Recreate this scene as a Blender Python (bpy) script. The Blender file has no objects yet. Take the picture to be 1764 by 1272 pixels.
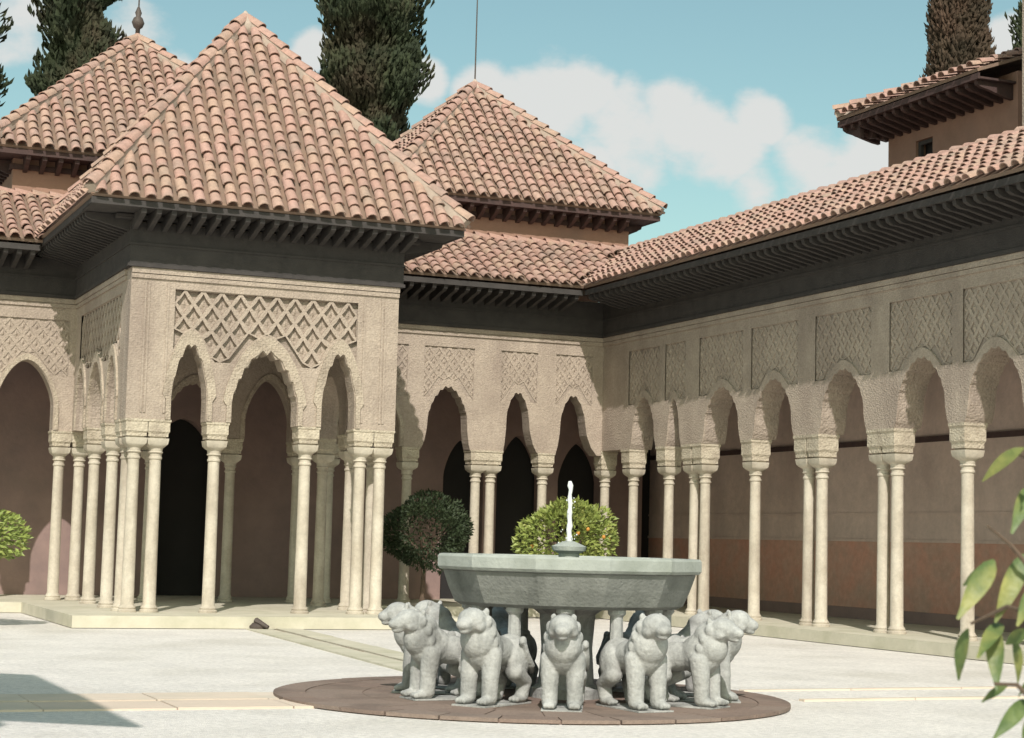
import bpy, bmesh, math, random
from math import sin, cos, pi, radians, sqrt, atan2
from mathutils import Vector, Matrix, noise

random.seed(7)
SC = bpy.context.scene
COL = SC.collection
RND = random.Random(11)

# ---------------------------------------------------------------- camera
H_CAM = 1.5
PITCH, YAW, ROLL, FPX = 0.092775, 0.400432, 0.025414, 3198.99
Rt = Vector((cos(YAW), -sin(YAW), 0))
Fh = Vector((sin(YAW), cos(YAW), 0))
Fw = Fh * cos(PITCH) + Vector((0, 0, sin(PITCH)))
Up = -Fh * sin(PITCH) + Vector((0, 0, cos(PITCH)))
AX = Rt * cos(ROLL) + Up * sin(ROLL)
AY = Up * cos(ROLL) - Rt * sin(ROLL)
CAM = Vector((0, 0, H_CAM))
cam_data = bpy.data.cameras.new('camera')
cam = bpy.data.objects.new('camera', cam_data)
COL.objects.link(cam)
m = Matrix((AX, AY, -Fw)).transposed().to_4x4()
m.translation = CAM
cam.matrix_world = m
cam_data.sensor_width = 36
cam_data.sensor_fit = 'HORIZONTAL'
cam_data.lens = 36 * FPX / 1764
cam_data.clip_start = 0.05
cam_data.clip_end = 3000
cam_data.dof.use_dof = True
cam_data.dof.focus_distance = 24
cam_data.dof.aperture_fstop = 11
SC.camera = cam


def view_dir(u, v):
    "direction of a photo position (1764 x 1272)"
    return (Fw + AX * ((u - 882) / FPX) - AY * ((v - 636) / FPX)).normalized()


# ---------------------------------------------------------------- light
SUN_AZ, SUN_EL = radians(22), radians(42)
S = Vector((-sin(SUN_AZ) * cos(SUN_EL), -cos(SUN_AZ) * cos(SUN_EL), sin(SUN_EL)))
W = bpy.data.worlds.new('World')
SC.world = W
W.use_nodes = True
nt = W.node_tree
nt.nodes.clear()


def wn(t, **k):
    n = nt.nodes.new(t)
    for a, b in k.items():
        setattr(n, a, b)
    return n


def lk(a, b):
    nt.links.new(a, b)


out = wn('ShaderNodeOutputWorld')
bg = wn('ShaderNodeBackground')
sky = wn('ShaderNodeTexSky', sky_type='NISHITA')
sky.sun_disc = False
sky.sun_elevation = SUN_EL
sky.sun_rotation = atan2(S.x, S.y)
sky.air_density = 1.0
sky.dust_density = 2.0
sky.ozone_density = 1.0
bg.inputs['Strength'].default_value = 0.15
tc = wn('ShaderNodeTexCoord')
tint = wn('ShaderNodeMix', data_type='RGBA', blend_type='MULTIPLY')
tint.inputs['Factor'].default_value = 1
tint.inputs['B'].default_value = (0.71, 0.80, 0.60, 1)
lk(sky.outputs['Color'], tint.inputs['A'])
# clouds: soft billows, laid where the photograph shows them, the noise carries on all round
nz = wn('ShaderNodeTexNoise')
nz.inputs['Scale'].default_value = 13
nz.inputs['Detail'].default_value = 8
nz.inputs['Roughness'].default_value = 0.58
mp = wn('ShaderNodeMapping')
mp.inputs['Scale'].default_value = (1, 1, 1.7)
lk(tc.outputs['Generated'], mp.inputs['Vector'])
lk(mp.outputs['Vector'], nz.inputs['Vector'])
acc = None
BLOBS = [(220, 60, 130), (290, 130, 80), (110, 40, 120), (920, 250, 120), (1020, 280, 120), (1460, 300, 110), (950, 190, 150), (1080, 230, 170), (1190, 230, 130), (870, 180, 90), (1010, 160, 110), (1400, 300, 130), (1500, 270, 110),
         (1300, 330, 100), (40, 30, 130), (140, 120, 90), (730, 130, 70), (540, 90, 60), (1310, 200, 90), (830, 150, 80), (1150, 190, 110), (1250, 270, 130), (-150, 60, 160), (1740, 60, 70),
         (2150, 250, 250), (-700, 300, 300), (2600, 60, 260)]
for u, v, r in BLOBS:
    d = view_dir(u, v)
    vm = wn('ShaderNodeVectorMath', operation='DISTANCE')
    vm.inputs[1].default_value = d
    lk(tc.outputs['Generated'], vm.inputs[0])
    mr = wn('ShaderNodeMapRange', interpolation_type='SMOOTHSTEP')
    mr.inputs['From Min'].default_value = r * 1.25 / FPX
    mr.inputs['From Max'].default_value = 0
    mr.inputs['To Min'].default_value = 0
    mr.inputs['To Max'].default_value = 0.55
    lk(vm.outputs['Value'], mr.inputs['Value'])
    if acc is None:
        acc = mr.outputs['Result']
    else:
        a = wn('ShaderNodeMath', operation='MAXIMUM')
        lk(acc, a.inputs[0])
        lk(mr.outputs['Result'], a.inputs[1])
        acc = a.outputs['Value']
ad = wn('ShaderNodeMath', operation='ADD')
lk(acc, ad.inputs[0])
lk(nz.outputs['Fac'], ad.inputs[1])
cm = wn('ShaderNodeMapRange', interpolation_type='SMOOTHSTEP')
cm.inputs['From Min'].default_value = 0.74
cm.inputs['From Max'].default_value = 0.97
cm.inputs['To Max'].default_value = 0.93
lk(ad.outputs['Value'], cm.inputs['Value'])
mx = wn('ShaderNodeMix', data_type='RGBA')
lk(cm.outputs['Result'], mx.inputs['Factor'])
lk(tint.outputs['Result'], mx.inputs['A'])
mx.inputs['B'].default_value = (3.65, 3.65, 3.55, 1)
lk(mx.outputs['Result'], bg.inputs['Color'])
lk(bg.outputs['Background'], out.inputs['Surface'])

sun_d = bpy.data.lights.new('sun', 'SUN')
sun_d.energy = 3.1
sun_d.angle = radians(0.53)
sun_d.color = (1.0, 0.94, 0.88)
sun = bpy.data.objects.new('sun', sun_d)
COL.objects.link(sun)
sun.rotation_euler = (-S).to_track_quat('-Z', 'Y').to_euler()
sun.location = (0, 0, 30)
SC.view_settings.view_transform = 'Standard'
SC.view_settings.look = 'None'
SC.view_settings.exposure = 0.46
SC.view_settings.gamma = 1


# ---------------------------------------------------------------- materials
def mat(name, c1, c2=None, scale=3.0, rough=0.85, bump=0.0, bscale=30.0, c3=None, s3=0.6, f3=0.5, isl=None, spec=0.25, streak=0, carve=0, cscale=9.0, grain=0, gscale=25):
    M = bpy.data.materials.new(name)
    M.use_nodes = True
    t = M.node_tree
    t.nodes.clear()
    N = t.nodes.new
    L = t.links.new
    o = N('ShaderNodeOutputMaterial')
    b = N('ShaderNodeBsdfPrincipled')
    L(b.outputs[0], o.inputs[0])
    b.inputs['Roughness'].default_value = rough
    b.inputs['Specular IOR Level'].default_value = spec
    g = N('ShaderNodeNewGeometry')
    pos = g.outputs['Position']
    c2 = c2 or tuple(x * 0.75 for x in c1)
    n1 = N('ShaderNodeTexNoise')
    n1.inputs['Scale'].default_value = scale
    n1.inputs['Detail'].default_value = 6
    n1.inputs['Roughness'].default_value = 0.65
    L(pos, n1.inputs['Vector'])
    r1 = N('ShaderNodeMapRange')
    r1.inputs['From Min'].default_value = 0.36
    r1.inputs['From Max'].default_value = 0.66
    L(n1.outputs['Fac'], r1.inputs['Value'])
    m1 = N('ShaderNodeMix')
    m1.data_type = 'RGBA'
    m1.inputs['A'].default_value = (*c1, 1)
    m1.inputs['B'].default_value = (*c2, 1)
    L(r1.outputs['Result'], m1.inputs['Factor'])
    col = m1.outputs['Result']
    if isl:  # list of colours picked piece by piece
        oi = N('ShaderNodeObjectInfo')
        ad_ = N('ShaderNodeMath')
        ad_.operation = 'ADD'
        L(oi.outputs['Random'], ad_.inputs[0])
        L(g.outputs['Random Per Island'], ad_.inputs[1])
        fr = N('ShaderNodeMath')
        fr.operation = 'FRACT'
        L(ad_.outputs[0], fr.inputs[0])
        cr = N('ShaderNodeValToRGB')
        cr.color_ramp.interpolation = 'CONSTANT'
        e = cr.color_ramp.elements
        while len(e) < len(isl):
            e.new(0.5)
        for k, c in enumerate(isl):
            e[k].position = k / len(isl)
            e[k].color = (*c, 1)
        L(fr.outputs[0], cr.inputs['Fac'])
        mm = N('ShaderNodeMix')
        mm.data_type = 'RGBA'
        mm.inputs['Factor'].default_value = 0.5
        L(col, mm.inputs['A'])
        L(cr.outputs['Color'], mm.inputs['B'])
        col = mm.outputs['Result']
    if c3:
        n3 = N('ShaderNodeTexNoise')
        n3.inputs['Scale'].default_value = s3
        n3.inputs['Detail'].default_value = 5
        v3 = pos
        if streak:
            mpg = N('ShaderNodeMapping')
            mpg.inputs['Scale'].default_value = (1, 1, 1 / streak)
            L(pos, mpg.inputs['Vector'])
            v3 = mpg.outputs['Vector']
        L(v3, n3.inputs['Vector'])
        r3 = N('ShaderNodeMapRange')
        r3.inputs['From Min'].default_value = 0.5
        r3.inputs['From Max'].default_value = 0.72
        r3.inputs['To Max'].default_value = f3
        L(n3.outputs['Fac'], r3.inputs['Value'])
        m3 = N('ShaderNodeMix')
        m3.data_type = 'RGBA'
        m3.inputs['B'].default_value = (*c3, 1)
        L(r3.outputs['Result'], m3.inputs['Factor'])
        L(col, m3.inputs['A'])
        col = m3.outputs['Result']
    if grain:  # grit and specks
        n4 = N('ShaderNodeTexNoise')
        n4.inputs['Scale'].default_value = gscale
        n4.inputs['Detail'].default_value = 3
        n4.inputs['Roughness'].default_value = .8
        L(pos, n4.inputs['Vector'])
        r4 = N('ShaderNodeMapRange')
        r4.inputs['From Min'].default_value = .3
        r4.inputs['From Max'].default_value = .7
        r4.inputs['To Min'].default_value = 1 - grain
        r4.inputs['To Max'].default_value = 1 + grain * .4
        L(n4.outputs['Fac'], r4.inputs['Value'])
        m4 = N('ShaderNodeVectorMath')
        m4.operation = 'SCALE'
        L(col, m4.inputs[0])
        L(r4.outputs['Result'], m4.inputs['Scale'])
        col = m4.outputs['Vector']
    L(col, b.inputs['Base Color'])
    hgt = None
    if bump:
        n2 = N('ShaderNodeTexNoise')
        n2.inputs['Scale'].default_value = bscale
        n2.inputs['Detail'].default_value = 5
        L(pos, n2.inputs['Vector'])
        bp = N('ShaderNodeBump')
        bp.inputs['Strength'].default_value = bump
        bp.inputs['Distance'].default_value = 0.02
        L(n2.outputs['Fac'], bp.inputs['Height'])
        hgt = bp
    if carve:  # fine stucco relief, cells of leaf size
        vo = N('ShaderNodeTexVoronoi')
        vo.feature = 'SMOOTH_F1'
        vo.inputs['Scale'].default_value = cscale
        vo.inputs['Randomness'].default_value = 0.7
        L(pos, vo.inputs['Vector'])
        bp2 = N('ShaderNodeBump')
        bp2.inputs['Strength'].default_value = carve
        bp2.inputs['Distance'].default_value = 0.05
        L(vo.outputs['Distance'], bp2.inputs['Height'])
        if hgt:
            L(hgt.outputs['Normal'], bp2.inputs['Normal'])
        hgt = bp2
    if hgt:
        L(hgt.outputs['Normal'], b.inputs['Normal'])
    return M


TILE_COLS = [(.455, .275, .225), (.475, .315, .255), (.425, .26, .22), (.48, .305, .262), (.46, .335, .25), (.415, .285, .24), (.465, .285, .24), (.45, .32, .24), (.405, .25, .21), (.485, .345, .275)]
M = {}
M['tile'] = mat('terracotta', (.455, .29, .24), (.395, .265, .22), 5, .92, .6, 40, c3=(.24, .205, .175), s3=1.9, f3=.55, isl=TILE_COLS, spec=.1, grain=.2, gscale=12)
M['deck'] = mat('old_clay_bed', (.24, .16, .12), (.19, .14, .11), 4, .95, .4, 30)
M['mortar'] = mat('lime_mortar', (.46, .37, .31), (.39, .315, .265), 4, .95, .5, 25, c3=(.30, .26, .22), s3=2, f3=.5)
M['stucco'] = mat('carved_stucco', (.435, .36, .30), (.335, .275, .23), 2.2, .92, .25, 55, c3=(.23, .185, .16), s3=1.5, f3=.65, streak=3, carve=.42, cscale=26, grain=.25, gscale=30)
M['stucco_plain'] = mat('smooth_stucco', (.435, .36, .297), (.355, .29, .24), 1.7, .92, .2, 34, c3=(.255, .20, .17), s3=1.3, f3=.65, streak=4, carve=.34, cscale=32, grain=.22, gscale=22)
M['arch_rim'] = mat('carved_arch_rim', (.46, .39, .31), (.375, .31, .25), 3, .9, .3, 40, carve=.5, cscale=26, c3=(.26, .21, .17), s3=2.2, f3=.6, grain=.25)
M['marble'] = mat('cream_marble', (.56, .505, .42), (.45, .395, .32), 3, .7, .25, 25, c3=(.30, .25, .20), s3=3.0, f3=.75, streak=5, grain=.15, gscale=18)
M['impost'] = mat('cream_carved_impost', (.54, .475, .375), (.42, .36, .28), 5, .85, .3, 40, carve=.4, cscale=28, c3=(.29, .24, .19), s3=3, f3=.6, grain=.2)
M['wood'] = mat('weathered_dark_timber', (.062, .055, .053), (.044, .040, .039), 6, .85, .4, 40, c3=(.085, .075, .071), s3=3, f3=.5)
M['wood_red'] = mat('dark_red_timber', (.085, .052, .048), (.06, .04, .038), 6, .85, .4, 40)
M['plaster_red'] = mat('red_ochre_plaster', (.34, .205, .155), (.27, .165, .125), 1.6, .95, .4, 18, c3=(.22, .15, .125), s3=.9, f3=.5, streak=3)
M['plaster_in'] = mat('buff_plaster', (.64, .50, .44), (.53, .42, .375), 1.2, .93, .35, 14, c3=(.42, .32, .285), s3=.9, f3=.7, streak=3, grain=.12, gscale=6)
M['dado'] = mat('worn_red_dado', (.58, .31, .235), (.51, .34, .27), 1.6, .9, .3, 12, c3=(.40, .32, .26), s3=1.2, f3=.7, grain=.15, gscale=8)
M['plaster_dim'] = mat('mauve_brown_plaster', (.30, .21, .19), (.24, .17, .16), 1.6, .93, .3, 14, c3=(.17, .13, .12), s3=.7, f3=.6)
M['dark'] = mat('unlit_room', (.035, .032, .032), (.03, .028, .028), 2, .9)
M['sand'] = mat('pale_gravel', (.80, .755, .71), (.70, .66, .62), 1.3, .95, .7, 75, c3=(.58, .54, .48), s3=.5, f3=.7, grain=.25, gscale=15)
M['kerb'] = mat('pale_kerb_marble', (.58, .54, .44), (.48, .45, .355), 2, .8, .25, 20, c3=(.38, .37, .26), s3=1.5, f3=.55)
M['slab'] = mat('pinkish_paving', (.66, .55, .45), (.60, .51, .42), 3, .85, .3, 25, c3=(.50, .45, .36), s3=1.2, f3=.6, isl=[(.66, .56, .46), (.63, .51, .42), (.68, .60, .51), (.62, .53, .43)])
M['ring'] = mat('brown_pink_paving', (.24, .175, .145), (.20, .15, .125), 2.5, .9, .35, 25, c3=(.13, .10, .085), s3=1.6, f3=.7, isl=[(.24, .175, .145), (.27, .205, .17), (.21, .16, .13), (.28, .22, .185)], grain=.2)
M['stone'] = mat('grey_weathered_marble', (.46, .46, .445), (.33, .332, .322), 5, .9, .5, 28, c3=(.12, .12, .115), s3=4.5, f3=.75, streak=2.5, grain=.2, gscale=26)
M['basin'] = mat('grey_green_marble', (.235, .24, .222), (.17, .175, .163), 3.5, .85, .5, 30, c3=(.095, .10, .09), s3=2.6, f3=.75, streak=3)
M['rim'] = mat('pale_worn_rim', (.38, .40, .37), (.30, .32, .295), 4, .75, .3, 30, c3=(.21, .23, .195), s3=3, f3=.6)
M['iron'] = mat('rusty_iron', (.10, .08, .07), (.07, .055, .05), 8, .6)
M['bark'] = mat('bark', (.13, .09, .065), (.08, .06, .045), 9, .95, .6, 30)
M['cypress'] = mat('cypress_foliage', (.046, .056, .030), (.026, .033, .021), .9, .85, c3=(.080, .055, .040), s3=.55, f3=.7, spec=.1)
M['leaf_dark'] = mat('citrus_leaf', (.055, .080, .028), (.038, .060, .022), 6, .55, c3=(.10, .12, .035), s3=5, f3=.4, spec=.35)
M['leaf_shaded'] = mat('shaded_citrus_leaf', (.034, .050, .022), (.022, .034, .016), 6, .6, c3=(.07, .085, .03), s3=5, f3=.35, spec=.3)  # pavilion shade on the round tree put into a darker leaf colour
M['cypress_brown'] = mat('brown_cypress_foliage', (.075, .052, .036), (.045, .036, .026), .9, .85, c3=(.10, .062, .045), s3=.8, f3=.7, spec=.1)
M['leaf_lit'] = mat('sunlit_citrus_leaf', (.27, .32, .08), (.15, .20, .05), 6, .5, c3=(.38, .37, .11), s3=4, f3=.7, spec=.4)  # sunlight on the crowns put into a brighter, yellower leaf colour
M['leaf_near'] = mat('foreground_leaf', (.12, .16, .05), (.06, .10, .03), 30, .5, .2, 60, c3=(.36, .33, .10), s3=9, f3=.85, spec=.4)
M['orange'] = mat('orange_peel', (.55, .27, .06), (.48, .22, .05), 20, .5, .2, 80)


def water_mat():
    Mw = bpy.data.materials.new('white_water')
    Mw.use_nodes = True
    b = Mw.node_tree.nodes['Principled BSDF']
    b.inputs['Base Color'].default_value = (.86, .88, .88, 1)
    b.inputs['Roughness'].default_value = 0.25
    b.inputs['Transmission Weight'].default_value = 0.25
    b.inputs['IOR'].default_value = 1.33
    return Mw


M['water'] = water_mat()
Mp = bpy.data.materials.new('pool_water')
Mp.use_nodes = True
Mp.node_tree.nodes['Principled BSDF'].inputs['Base Color'].default_value = (.08, .11, .10, 1)
Mp.node_tree.nodes['Principled BSDF'].inputs['Roughness'].default_value = .06
M['pool'] = Mp


# ---------------------------------------------------------------- helpers
def thing(name, label, cat, loc=(0, 0, 0), group=None, kind=None, rotz=0):
    o = bpy.data.objects.new(name, None)
    o.empty_display_size = .2
    o.location = loc
    o.rotation_euler = (0, 0, rotz)
    COL.objects.link(o)
    if label:
        o['label'] = label
    if cat:
        o['category'] = cat
    if group:
        o['group'] = group
    if kind:
        o['kind'] = kind
    return o


def origin(o):
    v = Vector((0, 0, 0))
    while o is not None:
        v += Vector(o.location)
        o = o.parent
    return v


class MB:
    def __init__(s):
        s.v, s.f = [], []

    def add(s, vs, fs):
        b = len(s.v)
        s.v += [tuple(x) for x in vs]
        s.f += [tuple(b + i for i in f) for f in fs]

    def box(s, a, b):
        x0, y0, z0 = a
        x1, y1, z1 = b
        s.add([(x0, y0, z0), (x1, y0, z0), (x1, y1, z0), (x0, y1, z0), (x0, y0, z1), (x1, y0, z1), (x1, y1, z1), (x0, y1, z1)],
              [(3, 2, 1, 0), (4, 5, 6, 7), (0, 1, 5, 4), (1, 2, 6, 5), (2, 3, 7, 6), (3, 0, 4, 7)])

    def obox(s, c, ax, ay, az):
        "box about centre c with half axes"
        c, ax, ay, az = Vector(c), Vector(ax), Vector(ay), Vector(az)
        vs = [c + ax * i + ay * j + az * k for k in (-1, 1) for j in (-1, 1) for i in (-1, 1)]
        s.add(vs, [(0, 2, 3, 1), (4, 5, 7, 6), (0, 1, 5, 4), (1, 3, 7, 5), (3, 2, 6, 7), (2, 0, 4, 6)])

    def lathe(s, prof, n=12, c=(0, 0, 0), rot=0.0, sq=None, cap=True):
        "prof: list of (r, z); sq: list of squareness per ring"
        vs, fs = [], []
        for i, (r, z) in enumerate(prof):
            q = sq[i] if sq else 0
            for k in range(n):
                a = 2 * pi * k / n + rot
                rr = r
                if q:
                    rs = r / max(abs(cos(a)), abs(sin(a)))
                    rr = r * (1 - q) + rs * q
                vs.append((c[0] + rr * cos(a), c[1] + rr * sin(a), c[2] + z))
        for i in range(len(prof) - 1):
            for k in range(n):
                a, b = i * n + k, i * n + (k + 1) % n
                fs.append((a, b, b + n, a + n))
        if cap:
            fs.append(tuple(range(n - 1, -1, -1)))
            fs.append(tuple((len(prof) - 1) * n + k for k in range(n)))
        s.add(vs, fs)

    def tube(s, pts, rad, n=8):
        pts = [Vector(p) for p in pts]
        vs, fs = [], []
        for i, p in enumerate(pts):
            d = (pts[min(i + 1, len(pts) - 1)] - pts[max(i - 1, 0)]).normalized()
            u = d.orthogonal().normalized() if abs(d.z) > .9 else d.cross(Vector((0, 0, 1))).normalized()
            w = d.cross(u)
            r = rad[i] if isinstance(rad, (list, tuple)) else rad
            for k in range(n):
                a = 2 * pi * k / n
                vs.append(p + u * (r * cos(a)) + w * (r * sin(a)))
        for i in range(len(pts) - 1):
            for k in range(n):
                a, b = i * n + k, i * n + (k + 1) % n
                fs.append((a, b, b + n, a + n))
        fs.append(tuple(range(n - 1, -1, -1)))
        fs.append(tuple((len(pts) - 1) * n + k for k in range(n)))
        s.add(vs, fs)

    def ball(s, c, r, n=8, m=6, R=None):
        c = Vector(c)
        if not isinstance(r, (tuple, list)):
            r = (r, r, r)
        vs = [Vector((0, 0, -r[2]))]
        for j in range(1, m):
            t = pi * j / m
            for k in range(n):
                a = 2 * pi * k / n
                vs.append(Vector((r[0] * sin(t) * cos(a), r[1] * sin(t) * sin(a), -r[2] * cos(t))))
        vs.append(Vector((0, 0, r[2])))
        fs = [(0, 1 + (k + 1) % n, 1 + k) for k in range(n)]
        for j in range(m - 2):
            for k in range(n):
                a, b = 1 + j * n + k, 1 + j * n + (k + 1) % n
                fs.append((a, b, b + n, a + n))
        e = len(vs) - 1
        fs += [(e, 1 + (m - 2) * n + k, 1 + (m - 2) * n + (k + 1) % n) for k in range(n)]
        if R is not None:
            vs = [R @ v for v in vs]
        s.add([c + v for v in vs], fs)

    def mesh(s, name, off=Vector((0, 0, 0)), merge=False, smooth=False, autosmooth=None):
        me = bpy.data.meshes.new(name)
        me.from_pydata([tuple(Vector(v) - off) for v in s.v], [], s.f)
        if merge:
            bm = bmesh.new()
            bm.from_mesh(me)
            bmesh.ops.remove_doubles(bm, verts=bm.verts, dist=merge if merge is not True else .0006)
            bmesh.ops.recalc_face_normals(bm, faces=bm.faces)
            bm.to_mesh(me)
            bm.free()
        if smooth:
            me.polygons.foreach_set('use_smooth', [True] * len(me.polygons))
            if autosmooth:
                me.set_sharp_from_angle(angle=radians(autosmooth))
        me.update()
        return me

    def build(s, name, m, parent=None, merge=False, smooth=False, autosmooth=None, **props):
        off = origin(parent) if parent else Vector((0, 0, 0))
        me = s.mesh(name, off, merge, smooth, autosmooth)
        me.materials.append(m)
        o = bpy.data.objects.new(name, me)
        COL.objects.link(o)
        o.parent = parent
        for k, v in props.items():
            o[k] = v
        return o


def inst(name, me, parent, M4, **props):
    "object sharing mesh me, world matrix M4, under an unrotated parent"
    o = bpy.data.objects.new(name, me)
    COL.objects.link(o)
    o.parent = parent
    m_ = M4.copy()
    if parent:
        m_.translation = m_.translation - origin(parent)
    o.matrix_basis = m_
    for k, v in props.items():
        o[k] = v
    return o


def structure(name, mb, m, **k):
    return mb.build(name, m, None, kind='structure', **k)


# ---------------------------------------------------------------- numbers of the place
X0, X1, YP = 6.02, 10.69, 30.39          # pavilion front
XM = (X0 + X1) / 2
YB = 35.42                                # wall line of the cross gallery
XR = 17.10                                # wall line of the long wing
ZS = 0.20                                 # gallery floor
ZI = 3.36                                 # top of imposts
ZF = 5.86                                 # foot of the timber frieze
ZT = 6.62                                 # top of walls
ZE = 6.78                                 # eaves

# ---------------------------------------------------------------- ground
g = MB()
g.add([(-300, -60, 0), (400, -60, 0), (400, 500, 0), (-300, 500, 0)], [(0, 1, 2, 3)])
structure('courtyard_ground', g, M['sand'])

# gallery and pavilion floors: real steps
fl = MB()
fl.box((4.98 + .12, 29.18, 0.01), (11.75, 34.40, ZS))                    # pavilion platform
structure('pavilion_platform', fl, M['kerb'])
fl = MB()
fl.box((-6, 34.402, 0.01), (16.45, 39.5, ZS - .003))
structure('gallery_floor', fl, M['kerb'])
fl = MB()
fl.box((16.452, 12, 0.01), (21.2, 39.5, ZS))
structure('wing_floor', fl, M['kerb'])

# fountain place
FC = Vector((7.575, 16.37, 0))


def ring_sector(r0, r1, a0, a1, z0, z1, n=4, c=FC):
    b = MB()
    vs, fs = [], []
    for i in range(n + 1):
        a = a0 + (a1 - a0) * i / n
        for r, z in ((r0, z0), (r1, z0), (r1, z1), (r0, z1)):
            vs.append((c.x + r * cos(a), c.y + r * sin(a), z))
    for i in range(n):
        for k in range(4):
            p, q = i * 4 + k, i * 4 + (k + 1) % 4
            fs.append((p, q, q + 4, p + 4))
    fs.append((3, 2, 1, 0))
    fs.append(tuple(n * 4 + k for k in range(4)))
    b.add(vs, fs)
    return b


PC = FC + Vector((-.30, .13, 0))
plinth = thing('fountain_plinth', 'low round brown pink paved plinth carrying the lion fountain', 'plinth', PC)
b = MB()
b.lathe([(2.42, 0.0), (2.42, .02), (2.405, .03)], 72, PC)
b.build('plinth_bed', M['ring'], plinth)
for (r0, r1, n_, zz) in ((2.16, 2.46, 30, .042), (1.62, 2.152, 26, .037), (.9, 1.612, 20, .036)):
    for k in range(n_):
        a = 2 * pi * k / n_
        ring_sector(r0, r1, a + .004, a + 2 * pi / n_ - .004, .01, zz + RND.uniform(-.002, .002), 3, PC).build('paving_stone', M['ring'], plinth)


def channel(name, p0, p1, w, gap, zt, step, m=M['slab'], bed=None):
    "two rows of slabs with a narrow runnel between"
    t = thing(name, None, None, p0, kind='structure')
    p0, p1 = Vector(p0), Vector(p1)
    d = (p1 - p0).normalized()
    n = Vector((-d.y, d.x, 0))
    L = (p1 - p0).length
    k = 0
    s = 0.0
    rr = random.Random(5)
    while s < L - .1:
        e = min(s + step * rr.uniform(.85, 1.15), L)
        for sgn in (-1, 1):
            c = p0 + d * ((s + e) / 2) + n * (sgn * (gap / 2 + w / 2)) + Vector((0, 0, zt / 2 - .01 + rr.uniform(-.003, .003)))
            b = MB()
            b.obox(c, d * ((e - s) / 2 - .006), n * (w / 2), Vector((0, 0, zt / 2 + .01)))
            b.build('paving_slab', m, t)
        s = e
    b = MB()
    c = (p0 + p1) / 2
    b.obox(c + Vector((0, 0, .001)), d * (L / 2), n * (gap / 2 - .001), Vector((0, 0, .004)))
    b.build('runnel_bed', bed or M['deck'], t)
    return t


channel('west_water_channel', (-3, 16.60, 0), (5.28, 16.60, 0), .68, .13, .02, 1.1)
channel('east_water_channel', (9.95, 16.55, 0), (16.4, 16.75, 0), .10, 1.02, .02, 1.3, M['slab'], M['sand'])
channel('pavilion_water_channel', (7.66, 19.6, 0), (8.28, 29.16, 0), .40, .09, .022, 1.2, M['kerb'])


# ---------------------------------------------------------------- columns and arcades
def make_column_meshes():
    b = MB()
    h = 2.80 - ZS
    b.lathe([(.155, 0), (.155, .035), (.135, .05), (.142, .075), (.125, .10), (.108, .13), (.102, h * .5), (.096, h - .10), (.112, h - .085), (.112, h - .06), (.098, h - .045), (.098, h)], 16)
    shaft = b.mesh('column', smooth=True, autosmooth=40)
    shaft.materials.append(M['marble'])
    b = MB()
    b.lathe([(.100, 0), (.125, .02), (.112, .04), (.118, .09), (.150, .12), (.172, .16), (.180, .25)], 16, sq=[0, 0, 0, .15, .6, .9, 1], rot=pi / 4)
    b.lathe([(.19, .252), (.19, .275)], 4, rot=pi / 4)
    cap = b.mesh('capital', smooth=True, autosmooth=35)
    cap.materials.append(M['marble'])
    b = MB()
    s2 = sqrt(2)
    b.lathe([(.165 * s2, 0), (.165 * s2, .05), (.178 * s2, .075), (.185 * s2, .08), (.185 * s2, .23), (.200 * s2, .25), (.200 * s2, .282)], 4, rot=pi / 4)
    imp = b.mesh('impost', smooth=False)
    imp.materials.append(M['impost'])
    return shaft, cap, imp


COLM = make_column_meshes()


def column(parent, x, y, rot=0.0, deep=1.0, zi=ZI):
    c = inst('column', COLM[0], parent, Matrix.Translation((x, y, ZS + .001)) @ Matrix.Rotation(rot, 4, 'Z'))
    base = Vector(c.location)
    for nm, me, z in (('capital', COLM[1], 2.80 - ZS), ('impost', COLM[2], 3.076 - ZS)):
        o = bpy.data.objects.new(nm, me)
        COL.objects.link(o)
        o.parent = c
        o.location = (0, 0, z)
        if nm == 'impost':
            o.scale = (deep, 1, (zi - 3.078) / .282)
    return c


class Wall:
    "a wall line: origin O, direction D along it, Nn pointing into the wall"

    def __init__(s, O, D, Nn):
        s.O, s.D, s.N = Vector((*O, 0)), Vector((*D, 0)), Vector((*Nn, 0))

    def p(s, u, z, w):
        v = s.O + s.D * u + s.N * w
        return (v.x, v.y, z)


def arch_z(x, w, zs, za, lobes=0, amp=.0, p=1.75, q=.68):
    "height of the arch edge at x in -w..w"
    t = min(1.0, abs(x) / w)
    z = zs + (za - zs) * (max(0.0, 1 - t ** p)) ** q
    if lobes:
        ang = atan2((max(0.0, 1 - t ** p)) ** q, t) / (pi / 2)
        z -= amp * (1 - abs(sin(ang * lobes * pi))) * (1 if t < .999 else 0)
    return z


def build_profile(L, arches, zi):
    "samples (u, foot height) along the wall, steps at jambs given twice"
    pts = [(0.0, zi)]
    for a in sorted(arches, key=lambda a: a['c']):
        c, w = a['c'], a['w']
        pts.append((c - w - a.get('f0', 0), zi))
        if a.get('f0', 0):
            pts += [(c - w - a['f0'] * .55, zi + (a['zs'] - zi) * .22), (c - w - a['f0'] * .15, zi + (a['zs'] - zi) * .6)]
        n = a.get('n', 22)
        for i in range(n + 1):
            x = -w * cos(pi * i / n)
            pts.append((c + x, arch_z(x, w, a['zs'], a['za'], a.get('lobes', 0), a.get('amp', 0))))
        if a.get('f1', 0):
            pts += [(c + w + a['f1'] * .15, zi + (a['zs'] - zi) * .6), (c + w + a['f1'] * .55, zi + (a['zs'] - zi) * .22)]
        pts.append((c + w + a.get('f1', 0), zi))
    pts.append((L, zi))
    return pts


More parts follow.
